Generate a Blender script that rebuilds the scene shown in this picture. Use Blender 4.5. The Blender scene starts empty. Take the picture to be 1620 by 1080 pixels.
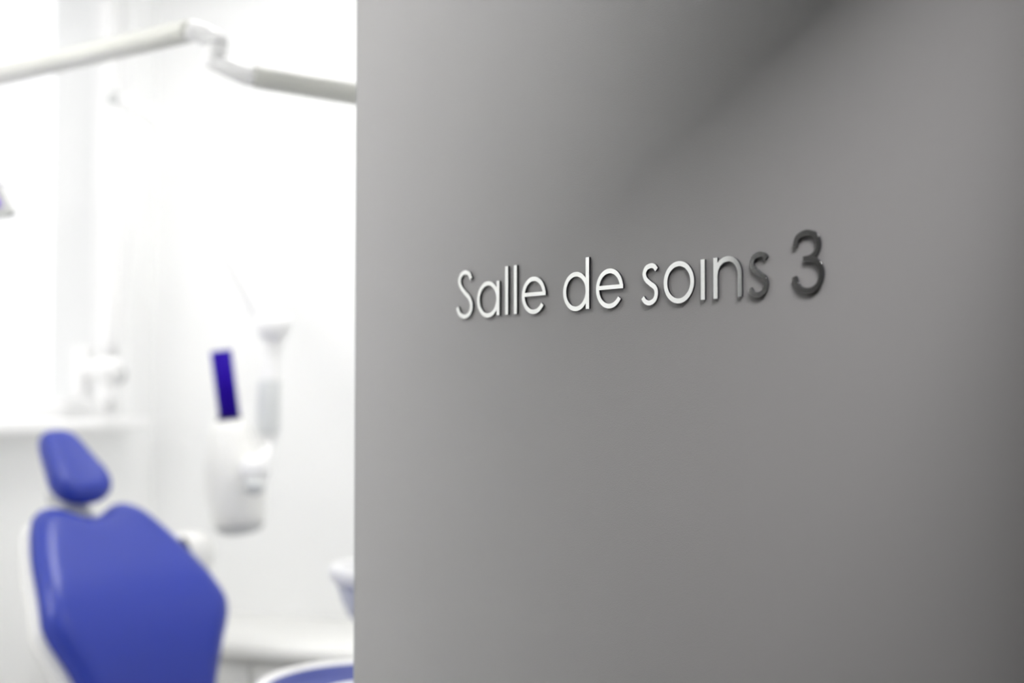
import bpy, bmesh, math, random
from mathutils import Vector, Matrix
random.seed(3)
scene = bpy.context.scene
COL = scene.collection

# ------------------------------------------------------------------ camera, world, exposure
FPX = 2150.0                       # focal length in pixels of the 1620 x 1080 frame
EYE = Vector((0, 0, 1.5))
PITCH = math.atan(83 / FPX)
cam_d = bpy.data.cameras.new('camera'); cam = bpy.data.objects.new('camera', cam_d); COL.objects.link(cam)
cam.location = EYE; cam.rotation_euler = (math.pi / 2 + PITCH, 0, 0)
cam_d.sensor_width = 36; cam_d.lens = FPX / 1620 * 36; cam_d.clip_start = .02
cam_d.dof.use_dof = True; cam_d.dof.focus_distance = 1.30; cam_d.dof.aperture_fstop = 2.7
scene.camera = cam
w = bpy.data.worlds.new('overcast_sky'); scene.world = w; w.use_nodes = True
bg = w.node_tree.nodes['Background']; bg.inputs[0].default_value = (1, 1, 1, 1); bg.inputs[1].default_value = 1.35
scene.view_settings.view_transform = 'Standard'; scene.view_settings.look = 'None'
scene.view_settings.exposure = 0.0; scene.view_settings.gamma = 1
try: scene.view_settings.use_curve_mapping = False
except Exception: pass
scene.cycles.use_denoising = True
scene.cycles.max_bounces = 12; scene.cycles.diffuse_bounces = 8; scene.cycles.transparent_max_bounces = 12
PANEL_STRENGTH = 14.0               # unseen ceiling panels added to brighten the treatment room
DOWN_STRENGTH = 46.0               # corridor downlight

# ------------------------------------------------------------------ room axes
# A runs along the doorway wall (to the left in the photo), B runs from the corridor into the room
ANG = math.radians(72)
A = Vector((-math.sin(ANG), math.cos(ANG), 0)); B = Vector((math.cos(ANG), math.sin(ANG), 0)); Z = Vector((0, 0, 1))
def ab(a, b, z=0.0): return A * a + B * b + Z * z
FW = Vector((0, math.cos(PITCH), math.sin(PITCH))); UP = Vector((0, -math.sin(PITCH), math.cos(PITCH)))
def ray(x, y): return Vector((1, 0, 0)) * ((x - 810) / FPX) + UP * ((540 - y) / FPX) + FW
def at(x, y, depth):
    r = ray(x, y); return EYE + r * (depth / r.y)
def on_plane(x, y, P, n):
    r = ray(x, y); return EYE + r * ((P - EYE).dot(n) / r.dot(n))

# ------------------------------------------------------------------ materials
def mat(name, col, rough=.5, metal=0.0, spec=.5, bump=0.0, scale=200, var=0.0, coat=0.0, emit=None, stretch=None):
    m = bpy.data.materials.new(name); m.use_nodes = True; nt = m.node_tree; p = nt.nodes['Principled BSDF']
    p.inputs['Base Color'].default_value = (*col, 1); p.inputs['Roughness'].default_value = rough
    p.inputs['Metallic'].default_value = metal; p.inputs['Specular IOR Level'].default_value = spec
    p.inputs['Coat Weight'].default_value = coat
    if emit:
        p.inputs['Emission Color'].default_value = (*emit[0], 1); p.inputs['Emission Strength'].default_value = emit[1]
    tc = nt.nodes.new('ShaderNodeTexCoord'); n = nt.nodes.new('ShaderNodeTexNoise')
    n.inputs['Scale'].default_value = scale; n.inputs['Detail'].default_value = 4
    if stretch:
        mp = nt.nodes.new('ShaderNodeMapping'); mp.inputs['Scale'].default_value = stretch
        nt.links.new(tc.outputs['Object'], mp.inputs[0]); nt.links.new(mp.outputs[0], n.inputs['Vector'])
    else: nt.links.new(tc.outputs['Object'], n.inputs['Vector'])
    if var:
        r = nt.nodes.new('ShaderNodeMix'); r.data_type = 'RGBA'
        r.inputs[6].default_value = (*[c * (1 - var) for c in col], 1); r.inputs[7].default_value = (*[min(1, c * (1 + var)) for c in col], 1)
        nt.links.new(n.outputs[0], r.inputs[0]); nt.links.new(r.outputs[2], p.inputs['Base Color'])
    if bump:
        b = nt.nodes.new('ShaderNodeBump'); b.inputs['Strength'].default_value = bump; b.inputs['Distance'].default_value = .001
        nt.links.new(n.outputs[0], b.inputs['Height']); nt.links.new(b.outputs[0], p.inputs['Normal'])
    return m
M = dict(
    wall=mat('white_wall_paint', (.90, .905, .905), .7, bump=.1, scale=150, var=.01),
    ceil=mat('white_ceiling_paint', (.92, .92, .92), .8, bump=.1, scale=150),
    floor=mat('pale_vinyl_floor', (.72, .72, .71), .4, var=.04, scale=30),
    corr=mat('grey_corridor_paint', (.15, .15, .147), .7, bump=.1, scale=150),
    lining=mat('anthracite_door_lining', (.03, .03, .03), .6),
    corrfloor=mat('dark_corridor_vinyl', (.16, .16, .16), .5, var=.06, scale=40),
    door=mat('grey_satin_laminate', (.437, .432, .430), .6, spec=.3, bump=.18, scale=900, var=.012),
    dooredge=mat('pale_grey_edging', (.5, .5, .52), .4),
    letter=mat('satin_steel', (.86, .87, .85), .10, metal=1, bump=.03, scale=300, stretch=(1, 1, 30)),
    cut=mat('dark_cut_edge', (.045, .045, .055), .45),
    pvc=mat('white_window_plastic', (.95, .95, .95), .5, spec=.3),
    blue=mat('blue_vinyl_upholstery', (.018, .041, .36), .34, spec=.5, bump=.06, scale=600, var=.03),
    shell=mat('white_enamel_plastic', (.86, .86, .84), .35),
    enamel=mat('white_enamel_metal', (.88, .88, .88), .3),
    arm=mat('cream_white_enamel', (.60, .605, .565), .35),
    joint=mat('pale_grey_joint', (.55, .56, .56), .4),
    sleeve=mat('light_grey_plastic', (.70, .72, .72), .4),
    steel=mat('brushed_steel', (.62, .63, .64), .3, metal=1),
    dark=mat('dark_rubber', (.03, .03, .035), .5),
    cone=mat('violet_blue_plastic', (.016, .0008, .28), .55, spec=.08),
    ceramic=mat('pale_blue_grey_ceramic', (.60, .62, .70), .2),
    bezel=mat('light_grey_bezel', (.55, .56, .55), .4),
    violet=mat('violet_coated_reflector', (.30, .20, .72), .12, metal=.8),
    paper=mat('white_tray_paper', (.86, .86, .86), .8),
    trayblue=mat('blue_silicone_liner', (.05, .07, .30), .5),
    top=mat('white_worktop_laminate', (.88, .88, .86), .35, var=.01, scale=60),
    cab=mat('off_white_cabinet_front', (.78, .78, .765), .45),
    lamp=mat('fill_panel_diffuser', (.9, .9, .9), .6, emit=((1, .985, .96), PANEL_STRENGTH)),
    down=mat('lit_downlight_diffuser', (.9, .9, .9), .6, emit=((1, .975, .975), DOWN_STRENGTH)),
)
def glass():
    m = bpy.data.materials.new('window_glass'); m.use_nodes = True; nt = m.node_tree; nt.nodes.remove(nt.nodes['Principled BSDF'])
    t = nt.nodes.new('ShaderNodeBsdfTransparent'); g = nt.nodes.new('ShaderNodeBsdfGlossy'); g.inputs['Roughness'].default_value = .02
    lw = nt.nodes.new('ShaderNodeLayerWeight'); f = nt.nodes.new('ShaderNodeMath'); f.operation = 'POWER'; f.inputs[1].default_value = 5.0; nt.links.new(lw.outputs['Facing'], f.inputs[0]); lw.inputs[0].default_value = .5; x = nt.nodes.new('ShaderNodeMixShader')
    t.inputs[0].default_value = (.97, .97, .97, 1)
    nt.links.new(f.outputs[0], x.inputs[0]); nt.links.new(t.outputs[0], x.inputs[1]); nt.links.new(g.outputs[0], x.inputs[2])
    nt.links.new(x.outputs[0], nt.nodes['Material Output'].inputs[0]); return m
M['glass'] = glass()

# ------------------------------------------------------------------ mesh helpers (all take world points)
class MB:
    def __init__(s): s.v = []; s.f = []; s.sm = []
    def add(s, vs, fs, smooth=False):
        o = len(s.v); s.v += [Vector(p) for p in vs]; s.f += [tuple(i + o for i in f) for f in fs]; s.sm += [smooth] * len(fs); return s
def origin_of(p):
    o = Vector((0, 0, 0))
    while p: o += p.location; p = p.parent
    return o
def build(name, mb, m, parent=None, origin=None, bevel=0, bseg=2):
    bm = bmesh.new(); vs = [bm.verts.new(p) for p in mb.v]
    for f, sm in zip(mb.f, mb.sm):
        try: fc = bm.faces.new([vs[i] for i in f]); fc.smooth = sm
        except ValueError: pass
    bmesh.ops.remove_doubles(bm, verts=bm.verts, dist=1e-6)
    bmesh.ops.recalc_face_normals(bm, faces=bm.faces)
    if bevel:
        bmesh.ops.bevel(bm, geom=[e for e in bm.edges if len(e.link_faces) == 2 and e.calc_face_angle() > .5], offset=bevel, segments=bseg, affect='EDGES', profile=.5)
        for f in bm.faces: f.smooth = True
    if parent is None and origin is None:
        lo = Vector([min(v.co[i] for v in bm.verts) for i in range(3)]); hi = Vector([max(v.co[i] for v in bm.verts) for i in range(3)])
        origin = Vector(((lo.x + hi.x) / 2, (lo.y + hi.y) / 2, lo.z))
    base = origin_of(parent)
    if origin is None: origin = base
    for v in bm.verts: v.co -= origin
    me = bpy.data.meshes.new(name); bm.to_mesh(me); bm.free(); me.materials.append(m)
    if bevel:
        try: me.set_sharp_from_angle(angle=math.radians(50))
        except Exception: pass
    o = bpy.data.objects.new(name, me); COL.objects.link(o); o.parent = parent; o.location = origin - base
    return o
def thing(name, label, cat, loc, group=None, kind=None):
    o = bpy.data.objects.new(name, None); COL.objects.link(o); o.location = loc; o.empty_display_size = .1
    return tag(o, label, cat, group, kind)
def tag(o, label, cat=None, group=None, kind=None):
    o['label'] = label
    if cat: o['category'] = cat
    if group: o['group'] = group
    if kind: o['kind'] = kind
    return o
def box(mb, c0, ax, ay, az):
    """a box from the corner c0 along three edge vectors"""
    vs = [c0 + ax * i + ay * j + az * k for k in (0, 1) for j in (0, 1) for i in (0, 1)]
    return mb.add(vs, [(0, 1, 3, 2), (4, 6, 7, 5), (0, 4, 5, 1), (2, 3, 7, 6), (0, 2, 6, 4), (1, 5, 7, 3)])
def abox(mb, a0, a1, b0, b1, z0, z1): return box(mb, ab(a0, b0, z0), A * (a1 - a0), B * (b1 - b0), Z * (z1 - z0))
def smooth_path(pts, n=6, closed=False):
    P = [Vector(p) for p in pts]; N = len(P); out = []
    for i in range(N if closed else N - 1):
        p0 = P[(i - 1) % N] if closed or i > 0 else P[0] * 2 - P[1]
        p1 = P[i]; p2 = P[(i + 1) % N]; p3 = P[(i + 2) % N] if closed or i < N - 2 else P[-1] * 2 - P[-2]
        for k in range(n):
            t = k / n
            out.append(.5 * ((2 * p1) + (p2 - p0) * t + (2 * p0 - 5 * p1 + 4 * p2 - p3) * t * t + (3 * p1 - p0 - 3 * p2 + p3) * t ** 3))
    if not closed: out.append(P[-1].copy())
    return out
def tube(mb, pts, rad, seg=20, caps=True):
    pts = [Vector(p) for p in pts]; n = len(pts)
    if not hasattr(rad, '__len__'): rad = [rad] * n
    t0 = (pts[1] - pts[0]).normalized(); u = t0.orthogonal().normalized(); vs = []
    for i in range(n):
        if i == 0: t = t0
        elif i == n - 1: t = (pts[-1] - pts[-2]).normalized()
        else:
            t = (pts[i + 1] - pts[i]).normalized() + (pts[i] - pts[i - 1]).normalized()
            t = t.normalized() if t.length > 1e-6 else (pts[i + 1] - pts[i]).normalized()
        u = (u - t * u.dot(t)).normalized(); v = t.cross(u)
        vs += [pts[i] + (u * math.cos(2 * math.pi * k / seg) + v * math.sin(2 * math.pi * k / seg)) * rad[i] for k in range(seg)]
    fs = [(i * seg + k, i * seg + (k + 1) % seg, (i + 1) * seg + (k + 1) % seg, (i + 1) * seg + k) for i in range(n - 1) for k in range(seg)]
    mb.add(vs, fs, True)
    if caps: mb.add(vs[:seg], [tuple(range(seg))[::-1]]); mb.add(vs[-seg:], [tuple(range(seg))])
    return mb
def lathe(mb, c, axis, prof, seg=32):
    """prof = [(radius, height along the axis)]"""
    axis = Vector(axis).normalized(); u = axis.orthogonal().normalized(); v = axis.cross(u); vs = []
    for r, h in prof:
        r = max(r, 1e-5); vs += [c + axis * h + (u * math.cos(2 * math.pi * k / seg) + v * math.sin(2 * math.pi * k / seg)) * r for k in range(seg)]
    n = len(prof)
    return mb.add(vs, [(i * seg + k, i * seg + (k + 1) % seg, (i + 1) * seg + (k + 1) % seg, (i + 1) * seg + k) for i in range(n - 1) for k in range(seg)], True)
def capsule(r, L, e=6, edge=None):
    """profile of a cylinder of radius r and length L with rounded ends of height edge"""
    edge = edge or r; p = []
    for k in range(e + 1):
        t = math.pi / 2 * k / e; p.append((r - min(edge, r) + min(edge, r) * math.sin(t) if edge < r else r * math.sin(t), edge - edge * math.cos(t)))
    if edge < r: p = [(0, 0)] + p
    return p + [(q, L - h) for q, h in reversed(p)]
def ball(mb, c, r, squash=1, axis=(0, 0, 1)):
    return lathe(mb, c, axis, [(r * math.sin(math.pi * k / 12), -r * squash * math.cos(math.pi * k / 12)) for k in range(13)], 24)
def pad(mb, outline, place, front, back, e0=.16, rings=14, bend=None, center=None):
    """a cushion: star-shaped outline [(w, l)], swelling to `front` and `back`; place(w, l, h) gives world points"""
    N = len(outline); c = center or (sum(p[0] for p in outline) / N, sum(p[1] for p in outline) / N)
    def ring(k): return [(c[0] + (p[0] - c[0]) * k, c[1] + (p[1] - c[1]) * k) for p in outline]
    for T in (front, back):
        vs = []; 
        for i in range(rings + 1):
            e = (i / rings) ** 1.9; k = 1 - e * .985
            q = min(e / e0, 1); h = T * math.sqrt(max(0, 1 - (1 - q) ** 2)) 
            for (x, y) in ring(k): vs.append(place(x, y, h + (bend(x, y) if bend else 0)))
        fs = [(i * N + j, i * N + (j + 1) % N, (i + 1) * N + (j + 1) % N, (i + 1) * N + j) for i in range(rings) for j in range(N)]
        fs.append(tuple(rings * N + j for j in range(N))); mb.add(vs, fs, True)
    return mb
def mirror_outline(half, n=5):
    """half = [(w >= 0, l)] from the top centre to the bottom centre"""
    full = [Vector((x, y, 0)) for x, y in half] + [Vector((-x, y, 0)) for x, y in reversed(half[1:-1])]
    return [(p.x, p.y) for p in smooth_path(full, n, True)]

# ------------------------------------------------------------------ the setting
CEIL = 3.0
WA, WB = 2.50, 3.88            # window wall (a), back wall (b)
DB0, DB1 = .90, 1.0187         # doorway wall, corridor face and room face
RA = -1.9                      # right end of the room
# door leaf geometry
TH = math.radians(38.378)
DD = Vector((math.sin(TH), -math.cos(TH), 0)); DN = Vector((-math.cos(TH), -math.sin(TH), 0))   # along the leaf towards the hinge; out of its face
FACE = at(735, 500, 1.5)       # left foot of the lettering, on the front of the letters
LT = .0020                     # letter thickness
FREE = on_plane(561.5, 623, FACE - DN * LT, DN)
LEAF = .93
HINGE = FREE + DD * LEAF
hinge_a = HINGE.dot(A); hinge_b = HINGE.dot(B)
LATCH_A = hinge_a + LEAF - .012      # the leaf laps over the lining
HEAD = 2.06

def struct(name, mb, m, label, **k): return tag(build(name, mb, m, **k), label, kind='structure')
mb = MB(); abox(mb, RA - .2, WA + .3, DB1 - .06, WB + .2, -.1, 0); struct('floor', mb, M['floor'], 'pale vinyl floor of the treatment room')
mb = MB(); abox(mb, -2.6, 3.4, -.9, DB1 - .06, -.1, 0); struct('floor_corridor', mb, M['corrfloor'], 'dark vinyl floor of the corridor')
mb = MB(); abox(mb, RA - .2, WA + .3, DB1 - .06, WB + .2, CEIL, CEIL + .1); struct('ceiling', mb, M['ceil'], 'white ceiling of the treatment room')
mb = MB(); abox(mb, -2.6, 3.4, -.9, DB1 - .06, 2.6, CEIL + .1); struct('ceiling_corridor', mb, M['corr'], 'low grey ceiling of the corridor')
mb = MB(); abox(mb, RA - .2, WA + .3, WB, WB + .2, 0, CEIL); struct('wall_back', mb, M['wall'], 'plain white back wall behind the x-ray head and worktop')
mb = MB(); abox(mb, RA - .2, RA, DB1, WB, 0, CEIL); struct('wall_right', mb, M['wall'], 'white side wall hidden behind the grey door')
# window wall with its opening
W0, W1, WZ0, WZ1 = 1.98, 3.75, 1.425, 2.82
mb = MB(); abox(mb, WA, WA + .3, DB1, WB, 0, WZ0); abox(mb, WA, WA + .3, DB1, WB, WZ1, CEIL)
abox(mb, WA, WA + .3, DB1, W0, WZ0, WZ1); abox(mb, WA, WA + .3, W1, WB, WZ0, WZ1)
struct('wall_left', mb, M['wall'], 'white window wall behind the headrest of the blue chair')
# doorway wall: white towards the room, grey towards the corridor
def doorway_wall(b0, b1):
    mb = MB(); abox(mb, LATCH_A + .012, WA + .3 if b1 > 1 else 3.4, b0, b1, 0, CEIL); abox(mb, RA - .2 if b1 > 1 else -2.6, hinge_a - .03, b0, b1, 0, CEIL)
    abox(mb, hinge_a - .03, LATCH_A + .012, b0, b1, HEAD + .03, CEIL); return mb
struct('wall_front', doorway_wall(.96, DB1), M['wall'], 'white inner face of the doorway wall')
struct('wall_corridor', doorway_wall(DB0, .96), M['corr'], 'grey corridor face of the doorway wall')
mb = MB(); abox(mb, -2.6, 3.4, -1.1, -.9, 0, 2.7); struct('wall_corridor_far', mb, M['corr'], 'grey corridor wall opposite the doorway')
mb = MB(); abox(mb, 3.4, 3.6, -1.1, DB0, 0, 2.7); struct('wall_corridor_left', mb, M['corr'], 'grey end wall of the corridor')
mb = MB(); abox(mb, -2.8, -2.6, -1.1, DB0, 0, 2.7); struct('wall_corridor_right', mb, M['corr'], 'grey near end wall of the corridor')
mb = MB()
abox(mb, LATCH_A, LATCH_A + .012, DB0 - .012, DB1 + .001, 0, HEAD + .03); abox(mb, hinge_a - .03, hinge_a - .002, DB0 - .012, DB1 + .004, 0, HEAD + .03)
abox(mb, hinge_a - .03, LATCH_A + .012, DB0 - .012, DB1 + .004, HEAD, HEAD + .03)
struct('trim_1', mb, M['lining'], 'grey door lining around the opening', bevel=.002, bseg=1)
mb = MB(); abox(mb, RA, -1.0, WB - .014, WB, 0, .07); struct('baseboard_back', mb, M['pvc'], 'white baseboard along the back wall')
mb = MB(); abox(mb, WA - .014, WA, DB1, 3.39, 0, .07); struct('baseboard_left', mb, M['pvc'], 'white baseboard below the window')

# window: frame, two sashes with a pane each, sill
win = thing('window_1', 'bright white-framed window with a deep sill', None, ab(WA + .1, (W0 + W1) / 2, WZ0), kind='structure')
def frame(mb, b0, b1, z0, z1, a0, a1, t):
    abox(mb, a0, a1, b0, b1, z0, z0 + t); abox(mb, a0, a1, b0, b1, z1 - t, z1); abox(mb, a0, a1, b0, b0 + t, z0 + t, z1 - t); abox(mb, a0, a1, b1 - t, b1, z0 + t, z1 - t)
mb = MB(); frame(mb, W0, W1, WZ0, WZ1, WA + .06, WA + .13, .03); build('window_frame', mb, M['pvc'], win)
bm_ = (W0 + W1) / 2
for s0, s1 in ((W0 + .027, bm_), (bm_, W1 - .027)):
    mb = MB(); frame(mb, s0, s1, WZ0 + .027, WZ1 - .027, WA + .05, WA + .10, .034); sash = build('window_sash', mb, M['pvc'], win)
    mb = MB(); abox(mb, WA + .075, WA + .081, s0 + .03, s1 - .03, WZ0 + .057, WZ1 - .057); build('window_pane', mb, M['glass'], sash)
mb = MB(); abox(mb, WA - .10, WA + .06, W0 - .06, W1 - .03, WZ0 - .032, WZ0 + .002); build('window_sill', mb, M['pvc'], win, bevel=.006)

# ------------------------------------------------------------------ the grey door leaf
mb = MB(); box(mb, FREE - Z * (FREE.z - .008), DD * LEAF, DN * -.04, Z * (HEAD - .012))
door = tag(build('door_1', mb, M['door'], bevel=.0015, bseg=1), 'grey laminate door standing ajar with metal lettering', None, None, 'structure')
def dpt(u, v, h): return FREE + DD * u + DN * h + Z * (v - FREE.z)
mb = MB(); box(mb, dpt(.0, .0085, -.0395), DD * -.0012, DN * .039, Z * (HEAD - .0135)); build('door_edging', mb, M['dooredge'], door)
mb = MB(); lathe(mb, dpt(.06, 1.03, 0), DN, [(0, 0), (.026, 0), (.026, .006), (.022, .009), (0, .009)])
hd = build('door_handle', mb, M['steel'], door)
mb = MB(); tube(mb, smooth_path([dpt(.06, 1.03, .008), dpt(.06, 1.03, .04), dpt(.07, 1.03, .052), dpt(.10, 1.03, .055), dpt(.185, 1.03, .055)], 5), .009); build('lever', mb, M['steel'], hd)
for hz in (.25, 1.0, 1.8):
    mb = MB(); lathe(mb, HINGE + DN * -.048 - Z * (HINGE.z - hz), Z, capsule(.007, .1, 4, .004)); build('hinge', mb, M['steel'], door)

# ------------------------------------------------------------------ metal letters: each one is a thing
SW = 4.7
def stroke_polys(path, wd=SW, closed=False):
    P = [Vector((p[0], p[1], 0)) for p in path]; n = len(P); L = []; R = []
    for i in range(n):
        a = P[(i - 1) % n] if closed or i else P[0]; b = P[(i + 1) % n] if closed or i < n - 1 else P[-1]
        t = (b - a).normalized(); q = Vector((-t.y, t.x, 0)) * wd / 2; L.append(P[i] + q); R.append(P[i] - q)
    return L, R
def letter(strokes, label, cat='letter'):
    mb = MB()
    for si, (path, closed, wd) in enumerate(strokes):
        L, R = stroke_polys(path, wd, closed); n = len(L); t = LT + .00003 * si
        def P3(p, h): return FACE + DD * (p.x / 1000) + Z * (p.y / 1000) + DN * (h - LT)
        vs = []; ch = .00006
        for l, r in zip(L, R):
            m = (r - l).normalized() * (ch * 1000)
            vs += [P3(l, .0), P3(l, t - ch), P3(l + m, t), P3(r - m, t), P3(r, t - ch), P3(r, .0)]
        fs = []
        for i in range(n if closed else n - 1):
            j = (i + 1) % n
            for k in range(5): fs.append((i * 6 + k, i * 6 + k + 1, j * 6 + k + 1, j * 6 + k))
        if not closed: fs += [tuple(range(6)), tuple((n - 1) * 6 + k for k in range(6))]
        mb.add(vs, fs)
    o = build('metal_letter', mb, M['letter']); o.data.materials.append(M['cut'])
    for f in o.data.polygons:
        if abs(f.normal.dot(DN)) < .3: f.material_index = 1
    return tag(o, label, cat, 'metal letters fixed to the grey door')
def arc(cx, cy, r, a0, a1, n=40, ry=None): return [(cx + r * math.cos(math.radians(a0 + (a1 - a0) * k / n)), cy + (ry or r) * math.sin(math.radians(a0 + (a1 - a0) * k / n))) for k in range(n + 1)]
def circ(cx, cy, r, ry=None): return (arc(cx, cy, r, 0, 360, 56, ry)[:-1], True, SW)
def line(x, y0, y1): return ([(x, y0), (x, y1)], False, SW + .3)
def sp(pts): return ([(p.x, p.y) for p in smooth_path([Vector((x, y, 0)) for x, y in pts], 8)], False, SW)
XM, R0 = 16.3, 17.1
letter([sp([(11.6, 40.6), (8.2, 46), (.8, 48.6), (-6.6, 46), (-9.9, 39.6), (-7.2, 33), (-.1, 26.3), (8.6, 19.5), (12.4, 11.6), (9.0, 3.0), (-.2, -.4), (-9.2, 2.8), (-13.6, 10.2)])],
       'bright metal capital letter S starting the word Salle on grey door')
letter([circ(42.3, XM, R0, 17.3), line(60.2, -1.6, 35.2)], 'bright metal letter a right after the capital S')
letter([line(75.2, -1.6, 49.8)], 'first of two bright metal letters l in Salle')
letter([line(90.0, -1.5, 49.8)], 'second of two bright metal letters l in Salle')
def letter_e(cx, label):
    letter([(arc(cx, XM, R0, 2, 326, 52), False, SW), ([(cx - R0, XM + 1.2), (cx + R0 + 2.35, XM + 1.2)], False, SW - .6)], label)
letter_e(120.4, 'bright metal letter e ending the word Salle')
letter([circ(186.9, XM, R0, 17.3), line(204.4, -1.9, 49.2)], 'bright metal letter d starting the word de')
letter_e(236.4, 'bright metal letter e right after the letter d')
def letter_s(x, label):
    letter([sp([(x + 9.1, 30.0), (x + 5.6, 33.4), (x + .6, 34.1), (x - 4.6, 32.2), (x - 7.3, 27.3), (x - 5.3, 21.9), (x + .6, 17.4), (x + 6.8, 13.4), (x + 8.6, 7.8), (x + 6.2, 2.0), (x - .4, -.7), (x - 6.2, 1.0), (x - 9.6, 4.8)])], label)
letter_s(292.3, 'bright metal letter s starting the word soins')
letter([circ(330.1, XM, R0)], 'bright metal round letter o in soins')
letter([line(360.3, -1.4, 34.9)], 'bright metal dotless letter i between o and n')
letter([line(375.7, -1.3, 35.1), (arc(390.3, 19.3, 14.2, 180, 0, 36, 13.9) + [(404.5, 10), (404.5, -1.2)], False, SW)], 'metal letter n turning from bright to grey at its right stem')
letter_s(425.4, 'dark metal letter s ending the word soins')
letter([sp([(465.6, 37.0), (467.6, 43.4), (472.5, 47.0), (478.6, 48.2), (485.0, 46.6), (489.2, 42.0), (490.2, 36.4), (487.6, 30.6), (482.4, 27.2), (474.6, 26.3)]),
        sp([(474.6, 26.3), (482, 26.0), (488.4, 23.4), (492.6, 18.0), (493.4, 11.6), (490.6, 4.6), (485.2, .8), (479, -.2), (472.6, 1.2), (467.6, 5.2), (464.8, 12.2)])],
       'dark metal digit 3 at the right end of the sign', 'digit')

# ------------------------------------------------------------------ blue dental chair
psi, rec = math.radians(50), math.radians(46)
wd = Vector((math.cos(psi), math.sin(psi), 0)); bk = Vector((-math.sin(psi), math.cos(psi), 0)); fr = -bk
ld = Z * -math.cos(rec) + fr * math.sin(rec); fn = fr * math.cos(rec) + Z * math.sin(rec)
P0 = at(143.5, 811.5, 3.25)
def spine(l):
    q = min(max(0, l - .20), .32); return -1.4 * q * q - .896 * max(0, l - .52)
def bp(x, l, h): return P0 + wd * x + ld * l + fn * h
seat_o = bp(0, .74, spine(.74))
chair = thing('dental_chair', 'blue upholstered dental chair with white back shell', 'chair', Vector((seat_o.x, seat_o.y, 0)) + fr * .30)
half = [(0, .002), (.03, -.003), (.06, -.022), (.085, -.033), (.113, -.031), (.138, -.014), (.156, .012), (.178, .06), (.200, .12), (.221, .195), (.239, .265), (.244, .298), (.234, .335), (.206, .385), (.180, .44), (.160, .50), (.152, .56), (.150, .62), (.142, .69), (.11, .738), (.05, .752), (0, .754)]
ol = mirror_outline(half)
mb = MB(); pad(mb, ol, bp, .040, -.022, .20, bend=lambda x, l: spine(l) + .25 * x * x - .022, center=(0, .3)); build('backrest', mb, M['blue'], chair)
sh = [(x * 1.035, (y - .3) * 1.02 + .3) for x, y in ol]
mb = MB(); pad(mb, sh, bp, .028, -.030, .16, bend=lambda x, l: spine(l) + .25 * x * x - .066, center=(0, .3)); build('back_shell', mb, M['shell'], chair)
# headrest: steeper than the backrest
hr = math.radians(47)
hld = Z * -math.cos(hr) + fr * math.sin(hr); hfn = fr * math.cos(hr) + Z * math.sin(hr)
HC = on_plane(113, 741, P0, wd)
def hp(x, l, h): return HC + wd * x + hld * l + hfn * h
hhalf = [(0, -.122), (.022, -.120), (.042, -.108), (.053, -.082), (.063, -.04), (.075, .01), (.082, .04), (.080, .068), (.066, .090), (.038, .104), (0, .108)]
hol = [(x * .93, y) for x, y in mirror_outline(hhalf)]
mb = MB(); pad(mb, hol, hp, .032, -.034, .30, bend=lambda x, l: .8 * x * x); head = build('headrest', mb, M['blue'], chair)
mb = MB(); pad(mb, [(x * .8, y * .8) for x, y in hol], hp, .0, -.02, .2, bend=lambda x, l: -.03); build('headrest_plate', mb, M['shell'], head)
stem = smooth_path([hp(0, .0, -.040), hp(0, .05, -.052), hp(0, .10, -.05) * .5 + bp(0, -.035, -.055) * .5, bp(0, -.02, -.060), bp(0, .08, -.062)], 4)
mb = MB(); vs = []; fs = []
for i, p in enumerate(stem):
    t = (stem[min(i + 1, len(stem) - 1)] - stem[max(i - 1, 0)]).normalized(); q = wd.cross(t).normalized()
    vs += [p + wd * (.042 * math.cos(k * math.pi / 8)) + q * (.012 * math.sin(k * math.pi / 8)) for k in range(16)]
    if i: fs += [((i - 1) * 16 + k, (i - 1) * 16 + (k + 1) % 16, i * 16 + (k + 1) % 16, i * 16 + k) for k in range(16)]
fs += [tuple(range(16)), tuple((len(stem) - 1) * 16 + k for k in range(16))]
mb.add(vs, fs, True); build('headrest_stem', mb, M['sleeve'], head)
mb = MB(); tube(mb, [hp(-.045, .035, -.06), hp(.045, .035, -.06)], .018, 16); build('headrest_hinge', mb, M['joint'], head)
# seat, leg rest, armrests, base
S0 = seat_o + fr * .02
def seatp(x, l, h): return Vector((S0.x, S0.y, .47)) + wd * x + fr * l + Z * h
so = mirror_outline([(0, -.04), (.12, -.04), (.19, -.02), (.225, .04), (.24, .15), (.24, .3), (.235, .42), (.21, .475), (.12, .49), (0, .492)])
mb = MB(); pad(mb, so, seatp, .045, -.03, .2, bend=lambda x, l: .7 * x * x, center=(0, .22)); build('seat', mb, M['blue'], chair)
mb = MB(); pad(mb, [(x * 1.03, (y - .22) * 1.03 + .22) for x, y in so], seatp, .0, -.05, .14, bend=lambda x, l: .7 * x * x - .03, center=(0, .22)); build('seat_shell', mb, M['shell'], chair)
lr = (fr * math.cos(.18) - Z * math.sin(.18)); ln = (fr * math.sin(.18) + Z * math.cos(.18))
def legp(x, l, h): return seatp(0, .50, 0) + wd * x + lr * l + ln * h
lo = mirror_outline([(0, 0), (.12, .0), (.2, .02), (.215, .08), (.2, .3), (.175, .5), (.14, .56), (.07, .58), (0, .582)])
mb = MB(); pad(mb, lo, legp, .04, -.03, .2, center=(0, .28)); build('leg_rest', mb, M['blue'], chair)
for s in (-1, 1):
    mb = MB(); tube(mb, smooth_path([seatp(s * .26, .06, -.03), seatp(s * .30, .08, .05), seatp(s * .30, .10, .15), seatp(s * .30, .18, .19), seatp(s * .30, .34, .19)], 5), .02, 14); build('armrest', mb, M['shell'], chair)
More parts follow.
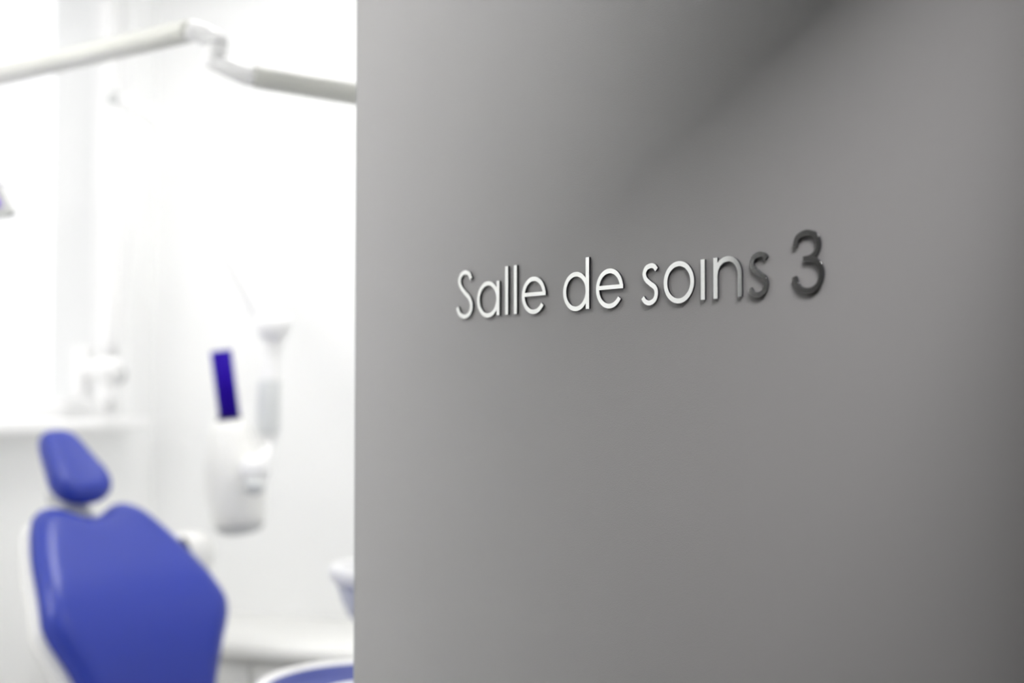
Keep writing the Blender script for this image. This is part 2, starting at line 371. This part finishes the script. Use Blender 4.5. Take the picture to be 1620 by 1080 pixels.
mb = MB(); c0 = chair.location.copy(); lathe(mb, c0 + Z * .03, Z, [(0, 0), (.13, 0), (.125, .2), (.11, .38), (.0, .38)], 28); build('lift_column', mb, M['shell'], chair)
mb = MB(); box(mb, c0 - wd * .22 - fr * .34, wd * .44, fr * .74, Z * .06); build('base', mb, M['shell'], chair, bevel=.02, bseg=3)

# ------------------------------------------------------------------ operating light on its jointed arm
POST = Vector((.55, 2.40, 0))
E1 = at(303, 48, 2.30); E1e = at(343, 62, 2.30); E2 = at(342, 80, 2.30); E2e = at(399, 121, 2.30)
far_end = at(-95, 141, 3.02)
oplight = thing('operating_light', 'cream jointed overhead lamp arm with violet-tinted lamp head at left edge', 'lamp', POST + Z * CEIL)
arm_end = on_plane(562, 149, POST, Vector((0, 1, 0))); arm_end = E2e + (arm_end - E2e) * ((POST.x - E2e.x) / (arm_end.x - E2e.x))
mb = MB(); lathe(mb, POST + Z * CEIL, -Z, [(0, 0), (.09, 0), (.09, .03), (.03, .05), (.03, .02 + CEIL - arm_end.z), (0, .02 + CEIL - arm_end.z)], 24); build('ceiling_post', mb, M['arm'], oplight)
mb = MB(); tube(mb, [E2e, E2e + (arm_end - E2e) * .02, arm_end], [.0175, .0195, .0215]); build('fixed_arm', mb, M['arm'], oplight)
mb = MB(); tube(mb, [at(326, 92, 2.30), at(328, 93, 2.30), at(333, 95, 2.30), at(362, 108, 2.30), at(388, 119.5, 2.30), E2e + (arm_end - E2e) * .012], [.006, .012, .0155, .0165, .0170, .0175]); build('lower_elbow', mb, M['enamel'], oplight)
mb = MB(); lathe(mb, E2 + Z * -.016, Z, capsule(.0185, .042, 4, .006)); build('swivel', mb, M['enamel'], oplight)
mb = MB(); lathe(mb, E2 + Z * .008, Z, capsule(.0195, .005, 2, .002)); build('swivel_ring', mb, M['joint'], oplight)
mb = MB(); tube(mb, smooth_path([E1 + (E1 - E1e) * .1, E1 * .55 + E1e * .45 + Z * .0, E1e - Z * .004, E2 + Z * .012], 6), .0175); build('upper_elbow', mb, M['enamel'], oplight)
mb = MB(); tube(mb, [E1, E1 + (far_end - E1) * .01, far_end], [.0165, .0200, .0215]); build('spring_arm', mb, M['arm'], oplight)
# drop and lamp head: a curved dish whose front faces down to the right
LC = at(-62, 268, 2.95)
mb = MB(); ball(mb, far_end, .03); tube(mb, smooth_path([far_end, far_end + Z * -.05 + Vector((-.02, 0, 0)), LC + Vector((-.05, .05, .09)), LC + Vector((-.03, .03, .02))], 5), .013, 14); build('drop_arm', mb, M['arm'], oplight)
lx = (at(26, 336, 2.9) - at(-14, 262, 2.9)).normalized()     # along the visible slanted edge, downwards
CORN = at(26.5, 336, 2.9)
lyy = at(-60, 322, 2.82) - CORN; lyy = (lyy - lx * lyy.dot(lx)).normalized(); lfn = lx.cross(lyy)
if lfn.y > 0: lfn = -lfn
def lp(x, y, h): return CORN + lx * (x - .1) + lyy * (y + .13) + lfn * h
lol = [(p.x, p.y) for p in smooth_path([Vector(q + (0,)) for q in ((.1, -.12), (.1, 0), (.1, .12), (.095, .128), (0, .13), (-.095, .128), (-.1, .12), (-.1, 0), (-.1, -.12), (-.095, -.128), (0, -.13), (.095, -.128))], 4, True)]
mb = MB(); pad(mb, lol, lp, .004, -.05, .35); build('lamp_housing', mb, M['bezel'], oplight)
mb = MB(); pad(mb, [(x * .82, y * .84) for x, y in lol], lp, .0065, .003, .12, bend=lambda x, y: 0); build('reflector', mb, M['violet'], oplight)
mb = MB(); tube(mb, smooth_path([lp(-.02, -.125, -.02), at(8, 292, 2.88), at(34, 297, 2.88), at(52, 292, 2.88)], 5), .004, 10); build('lamp_handle', mb, M['enamel'], oplight)

# ------------------------------------------------------------------ x-ray unit on the window wall
xb = at(174, 585, 4.06); xt = at(184, 158, 4.02); xl = at(262, 196, 3.98); xj = at(433, 522, 3.72)
xray = thing('x_ray_unit', 'white wall-mounted x-ray unit with jointed arm and blue cone', 'x-ray unit', xb + A * .11)
mb = MB(); pl = xb + A * .11; box(mb, pl - A * .03 - B * .03 - Z * .08, A * .035, B * .07, Z * .15); tube(mb, [pl - A * .02, xb], .028); build('wall_bracket', mb, M['enamel'], xray, bevel=.004)
mb = MB(); ball(mb, xb, .043, 1.15); build('base_joint', mb, M['enamel'], xray)
mb = MB(); lathe(mb, xb + B * .018 + Vector((.02, -.02, -.015)), B, capsule(.026, .012, 3, .004)); build('joint_cap', mb, M['joint'], xray)
mb = MB(); tube(mb, [xb - Z * .02, xb - Z * .125], [.02, .02], 16); build('cable_sleeve', mb, M['enamel'], xray)
mb = MB(); tube(mb, [xb + Z * .03, xb + (xt - xb) * .12, xb + (xt - xb) * .94, xt], [.026, .02, .02, .016]); build('upright_arm', mb, M['enamel'], xray)
mb = MB(); lathe(mb, xt - B * .018, B, capsule(.024, .036, 3, .006)); build('elbow_joint', mb, M['joint'], xray)
mb = MB(); tube(mb, smooth_path([xt, xt * .6 + xl * .4 + Z * .012, xl], 5), .018); build('link', mb, M['enamel'], xray)
mb = MB(); lathe(mb, xl - B * .02, B, capsule(.022, .04, 3, .006)); build('elbow_joint', mb, M['enamel'], xray)
mb = MB(); tube(mb, [xl, xl * .93 + xj * .07, xl * .06 + xj * .94, xj], [.02, .034, .034, .022]); build('diagonal_arm', mb, M['enamel'], xray)
xd0 = at(430, 545, 3.72); xd1 = at(424, 700, 3.72); xy = at(404, 742, 3.61)
mb = MB(); lathe(mb, xj + Z * -.035, Z, [(0, 0), (.022, .0), (.036, .012), (.046, .03), (.050, .055), (.042, .075), (0, .082)], 28); build('arm_joint', mb, M['enamel'], xray)
mb = MB(); tube(mb, [xj, xd1], .022); build('drop_tube', mb, M['enamel'], xray)
mb = MB(); lathe(mb, at(427, 600, 3.72), xd1 - xd0, capsule(.031, .152, 4, .010)); build('drop_sleeve', mb, M['sleeve'], xray)
mb = MB(); tube(mb, smooth_path([at(424, 680, 3.72), at(422, 716, 3.70), xy], 6), .019); build('yoke', mb, M['enamel'], xray)
mb = MB(); ball(mb, xy, .042); build('head_pivot', mb, M['enamel'], xray)
mb = MB(); lathe(mb, xy + Vector((.004, -.03, -.038)), (.1, -.6, -.75), capsule(.026, .02, 3, .006)); build('pivot_knob', mb, M['sleeve'], xray)
h0 = at(362, 664, 3.70); h1 = at(381, 846, 3.70); hx = (h1 - h0); L = hx.length
mb = MB(); lathe(mb, h0, hx, [(0, 0), (.035, 0), (.05, .006), (.058, .03), (.066, .06), (.075, .1), (.08, .16), (.078, .22), (.072, .26), (.066, L - .03), (.0, L - .03)], 36); xh = build('x_ray_head', mb, M['shell'], xray)
mb = MB(); lathe(mb, h0 + hx.normalized() * (L - .03), hx, [(.066, 0), (.064, .012), (.052, .022), (.03, .028), (0, .030)], 36); build('end_cap', mb, M['joint'], xh)
k0 = at(362.5, 655, 3.68); k1 = at(349.5, 555, 3.68)
mb = MB(); lathe(mb, h0 + hx.normalized() * .006, k0 - h0, [(.032, -.004), (.032, .012), (.029, .02), (0, .02)], 28); build('cone_collar', mb, M['dark'], xh)
mb = MB(); lathe(mb, k0 + (k0 - k1) * .04, k1 - k0, [(.0, 0), (.0285, 0), (.0285, (k1 - k0).length * 1.04), (.0255, (k1 - k0).length * 1.04), (.0255, .02), (0, .02)], 32); build('x_ray_cone', mb, M['cone'], xh)

# ------------------------------------------------------------------ cuspidor column, suction holder, tray stand
cc = at(612, 893, 3.30); cus = thing('cuspidor', 'pale rinse bowl with thick white rim at the door edge', 'basin', Vector((cc.x, cc.y, 0)))
mb = MB(); lathe(mb, cc, Z, [(.118, -.040), (.130, -.038), (.137, -.028), (.138, -.008), (.133, .002), (.125, .004), (.117, -.004), (.114, -.02), (.118, -.040)], 48); build('rim', mb, M['enamel'], cus)
mb = MB(); lathe(mb, cc, Z, [(.0, -.125), (.06, -.12), (.095, -.09), (.112, -.05), (.115, -.03), (.12, -.03), (.118, -.05), (.108, -.085), (.09, -.12), (.06, -.148), (.03, -.156), (0, -.156)], 48); build('bowl', mb, M['ceramic'], cus)
mb = MB(); lathe(mb, Vector((cc.x, cc.y, .02)), Z, [(0, 0), (.06, 0), (.055, .4), (.035, cc.z - .19), (0, cc.z - .19)], 28); build('pedestal', mb, M['shell'], cus)
mb = MB(); lathe(mb, Vector((cc.x, cc.y, 0)), Z, [(0, 0), (.13, 0), (.13, .03), (.12, .045), (0, .045)], 32); build('base', mb, M['shell'], cus)
mb = MB(); q = Vector((cc.x + .1, cc.y + .06, cc.z)); tube(mb, smooth_path([q + Z * -.03, q + Z * .07, q + Z * .10 + Vector((-.02, -.01, 0)), q + Z * .09 + Vector((-.06, -.03, 0)), q + Z * .06 + Vector((-.07, -.035, 0))], 5), .006, 12); build('water_spout', mb, M['steel'], cus)

sc_ = at(301, 880, 3.62); suc = thing('suction_holder', 'rounded white suction holder with dark nozzle peeping out behind blue backrest', 'suction unit', Vector((sc_.x, sc_.y, 0)))
mb = MB(); lathe(mb, sc_ - Z * .05, Z, [(0, 0), (.03, 0), (.052, .012), (.062, .04), (.062, .07), (.054, .095), (.034, .112), (0, .118)], 36); build('holder_head', mb, M['shell'], suc)
mb = MB(); tube(mb, [sc_ - Z * .04, Vector((sc_.x, sc_.y, .03))], [.022, .03], 18); build('post', mb, M['shell'], suc)
mb = MB(); lathe(mb, Vector((sc_.x, sc_.y, 0)), Z, [(0, 0), (.15, 0), (.15, .02), (.04, .04), (0, .04)], 32); build('base', mb, M['shell'], suc)
mb = MB(); nz = at(291, 858, 3.52); tube(mb, [nz + Vector((.0, .03, -.02)), nz + Vector((-.002, -.004, .008))], [.010, .008], 14); build('nozzle', mb, M['dark'], suc)

tc = at(594, 1094, 2.42); trz = tc.z
tray = thing('instrument_tray', 'white round tray with blue liner beside the door edge', 'tray', Vector((tc.x + .72, tc.y + .32, 0)))
def rim_prof(r): return [(r - .012, -.014), (r - .003, -.012), (r, .0), (r + .001, .010), (r - .004, .014), (r - .010, .010), (r - .013, .000)]
mb = MB(); lathe(mb, tc, Z, [(0, -.016), (.18, -.016), (.202, -.010), (.210, .002), (.211, .016), (.204, .020), (.190, .014), (.180, -.004), (0, -.004)], 56); build('tray_dish', mb, M['enamel'], tray)
mb = MB(); lathe(mb, tc, Z, [(0, -.0035), (.178, -.0035), (.189, .0135), (.186, .0145), (.177, -.001), (0, -.001)], 56); build('blue_liner', mb, M['trayblue'], tray)
mb = MB(); lathe(mb, tc, Z, [(0, -.0008), (.10, -.0008), (.10, .0004), (0, .0004)], 48); build('tray_paper', mb, M['paper'], tray)
pp = tray.location
mb = MB(); tube(mb, smooth_path([tc - Z * .016, tc - Z * .05, tc + Vector((.06, .03, -.06)), Vector((pp.x - .06, pp.y - .03, trz - .06)), Vector((pp.x, pp.y, trz - .06))], 5), .013, 14); build('tray_arm', mb, M['shell'], tray)
mb = MB(); tube(mb, [Vector((pp.x, pp.y, .03)), Vector((pp.x, pp.y, trz - .03))], .022, 18); build('post', mb, M['shell'], tray)
mb = MB(); lathe(mb, Vector((pp.x, pp.y, 0)), Z, [(0, 0), (.18, 0), (.18, .02), (.04, .04), (0, .04)], 36); build('base', mb, M['shell'], tray)

# ------------------------------------------------------------------ worktop on base cabinets along the back wall
WT = .80; CF = 3.40
mb = MB(); abox(mb, .0, WA - .004, CF - .02, WB - .002, WT - .03, WT); tag(build('worktop', mb, M['top'], bevel=.004), 'long white worktop along the back wall behind the chair', 'worktop')
GAP = .62
def cabinet(a0, label):
    c = thing('base_cabinet', label, 'cabinet', ab(a0 + GAP / 2, CF + .24, 0), 'base cabinets under the white worktop')
    mb = MB(); abox(mb, a0 + .002, a0 + GAP - .002, CF + .022, WB - .004, .08, WT - .041); abox(mb, a0 + .002, a0 + GAP - .002, CF + .06, WB - .01, .0, .08); build('body', mb, M['cab'], c)
    mb = MB(); abox(mb, a0 + .004, a0 + GAP - .004, CF, CF + .020, WT - .20, WT - .055); dr = build('drawer', mb, M['cab'], c, bevel=.002, bseg=1)
    def handle(p, z0):
        mb = MB(); tube(mb, smooth_path([ab(p - .06, CF + .002, z0), ab(p - .06, CF - .025, z0), ab(p + .06, CF - .025, z0), ab(p + .06, CF + .002, z0)], 4), .005, 10); return mb
    build('handle', handle(a0 + GAP / 2, WT - .125), M['steel'], dr)
    for s in (0, 1):
        x0 = a0 + .004 + s * (GAP / 2 - .002); mb = MB(); abox(mb, x0, x0 + GAP / 2 - .006, CF, CF + .02, .09, WT - .206); d = build('door', mb, M['cab'], c, bevel=.002, bseg=1)
        build('handle', handle(x0 + .15, WT - .26), M['steel'], d)
cabinet(1.87, 'white base cabinet in the room corner under the worktop')
cabinet(1.25, 'white base cabinet right of the backrest under the worktop')
cabinet(.63, 'white base cabinet under the worktop half hidden by the grey door')
cabinet(.01, 'white base cabinet under the worktop end behind the grey door')

# ------------------------------------------------------------------ added room fill panels, corridor lamp
def fill_panel(a, b, s, t, label):  # unseen panel, added to fill the room and the door face with light
    o = thing('ceiling_fill_panel', label, 'ceiling light', ab(a, b, CEIL), 'added square ceiling fill panels')
    mb = MB(); frame2 = .02
    for (x0, x1, y0, y1) in ((-s, s, -t, -t + frame2), (-s, s, t - frame2, t), (-s, -s + frame2, -t + frame2, t - frame2), (s - frame2, s, -t + frame2, t - frame2)):
        abox(mb, a + x0, a + x1, b + y0, b + y1, CEIL - .02, CEIL - .0005)
    build('frame', mb, M['pvc'], o)
    mb = MB(); abox(mb, a - s + frame2, a + s - frame2, b - t + frame2, b + t - frame2, CEIL - .014, CEIL - .008); build('diffuser', mb, M['lamp'], o)
fill_panel(2.05, 1.55, .3, .3, 'added square fill panel on the ceiling above the chair side near the door')
fill_panel(1.55, 3.05, .3, .3, 'added square fill panel on the ceiling above the headrest')
fill_panel(-.35, 2.6, .3, .3, 'added square fill panel on the ceiling behind the grey door')
def corridor_light(a, b, s, t, label):
    o = thing('corridor_light', label, 'ceiling light', ab(a, b, 2.6)); e = .015
    mb = MB()
    for (x0, x1, y0, y1) in ((-s, s, -t, -t + e), (-s, s, t - e, t), (-s, -s + e, -t + e, t - e), (s - e, s, -t + e, t - e)):
        abox(mb, a + x0, a + x1, b + y0, b + y1, 2.585, 2.5995)
    build('frame', mb, M['pvc'], o)
    mb = MB(); abox(mb, a - s + e, a + s - e, b - t + e, b + t - e, 2.589, 2.595); build('diffuser', mb, M['down'], o)
corridor_light(-.24, .52, .28, .19, 'rectangular corridor ceiling light just in front of the doorway')
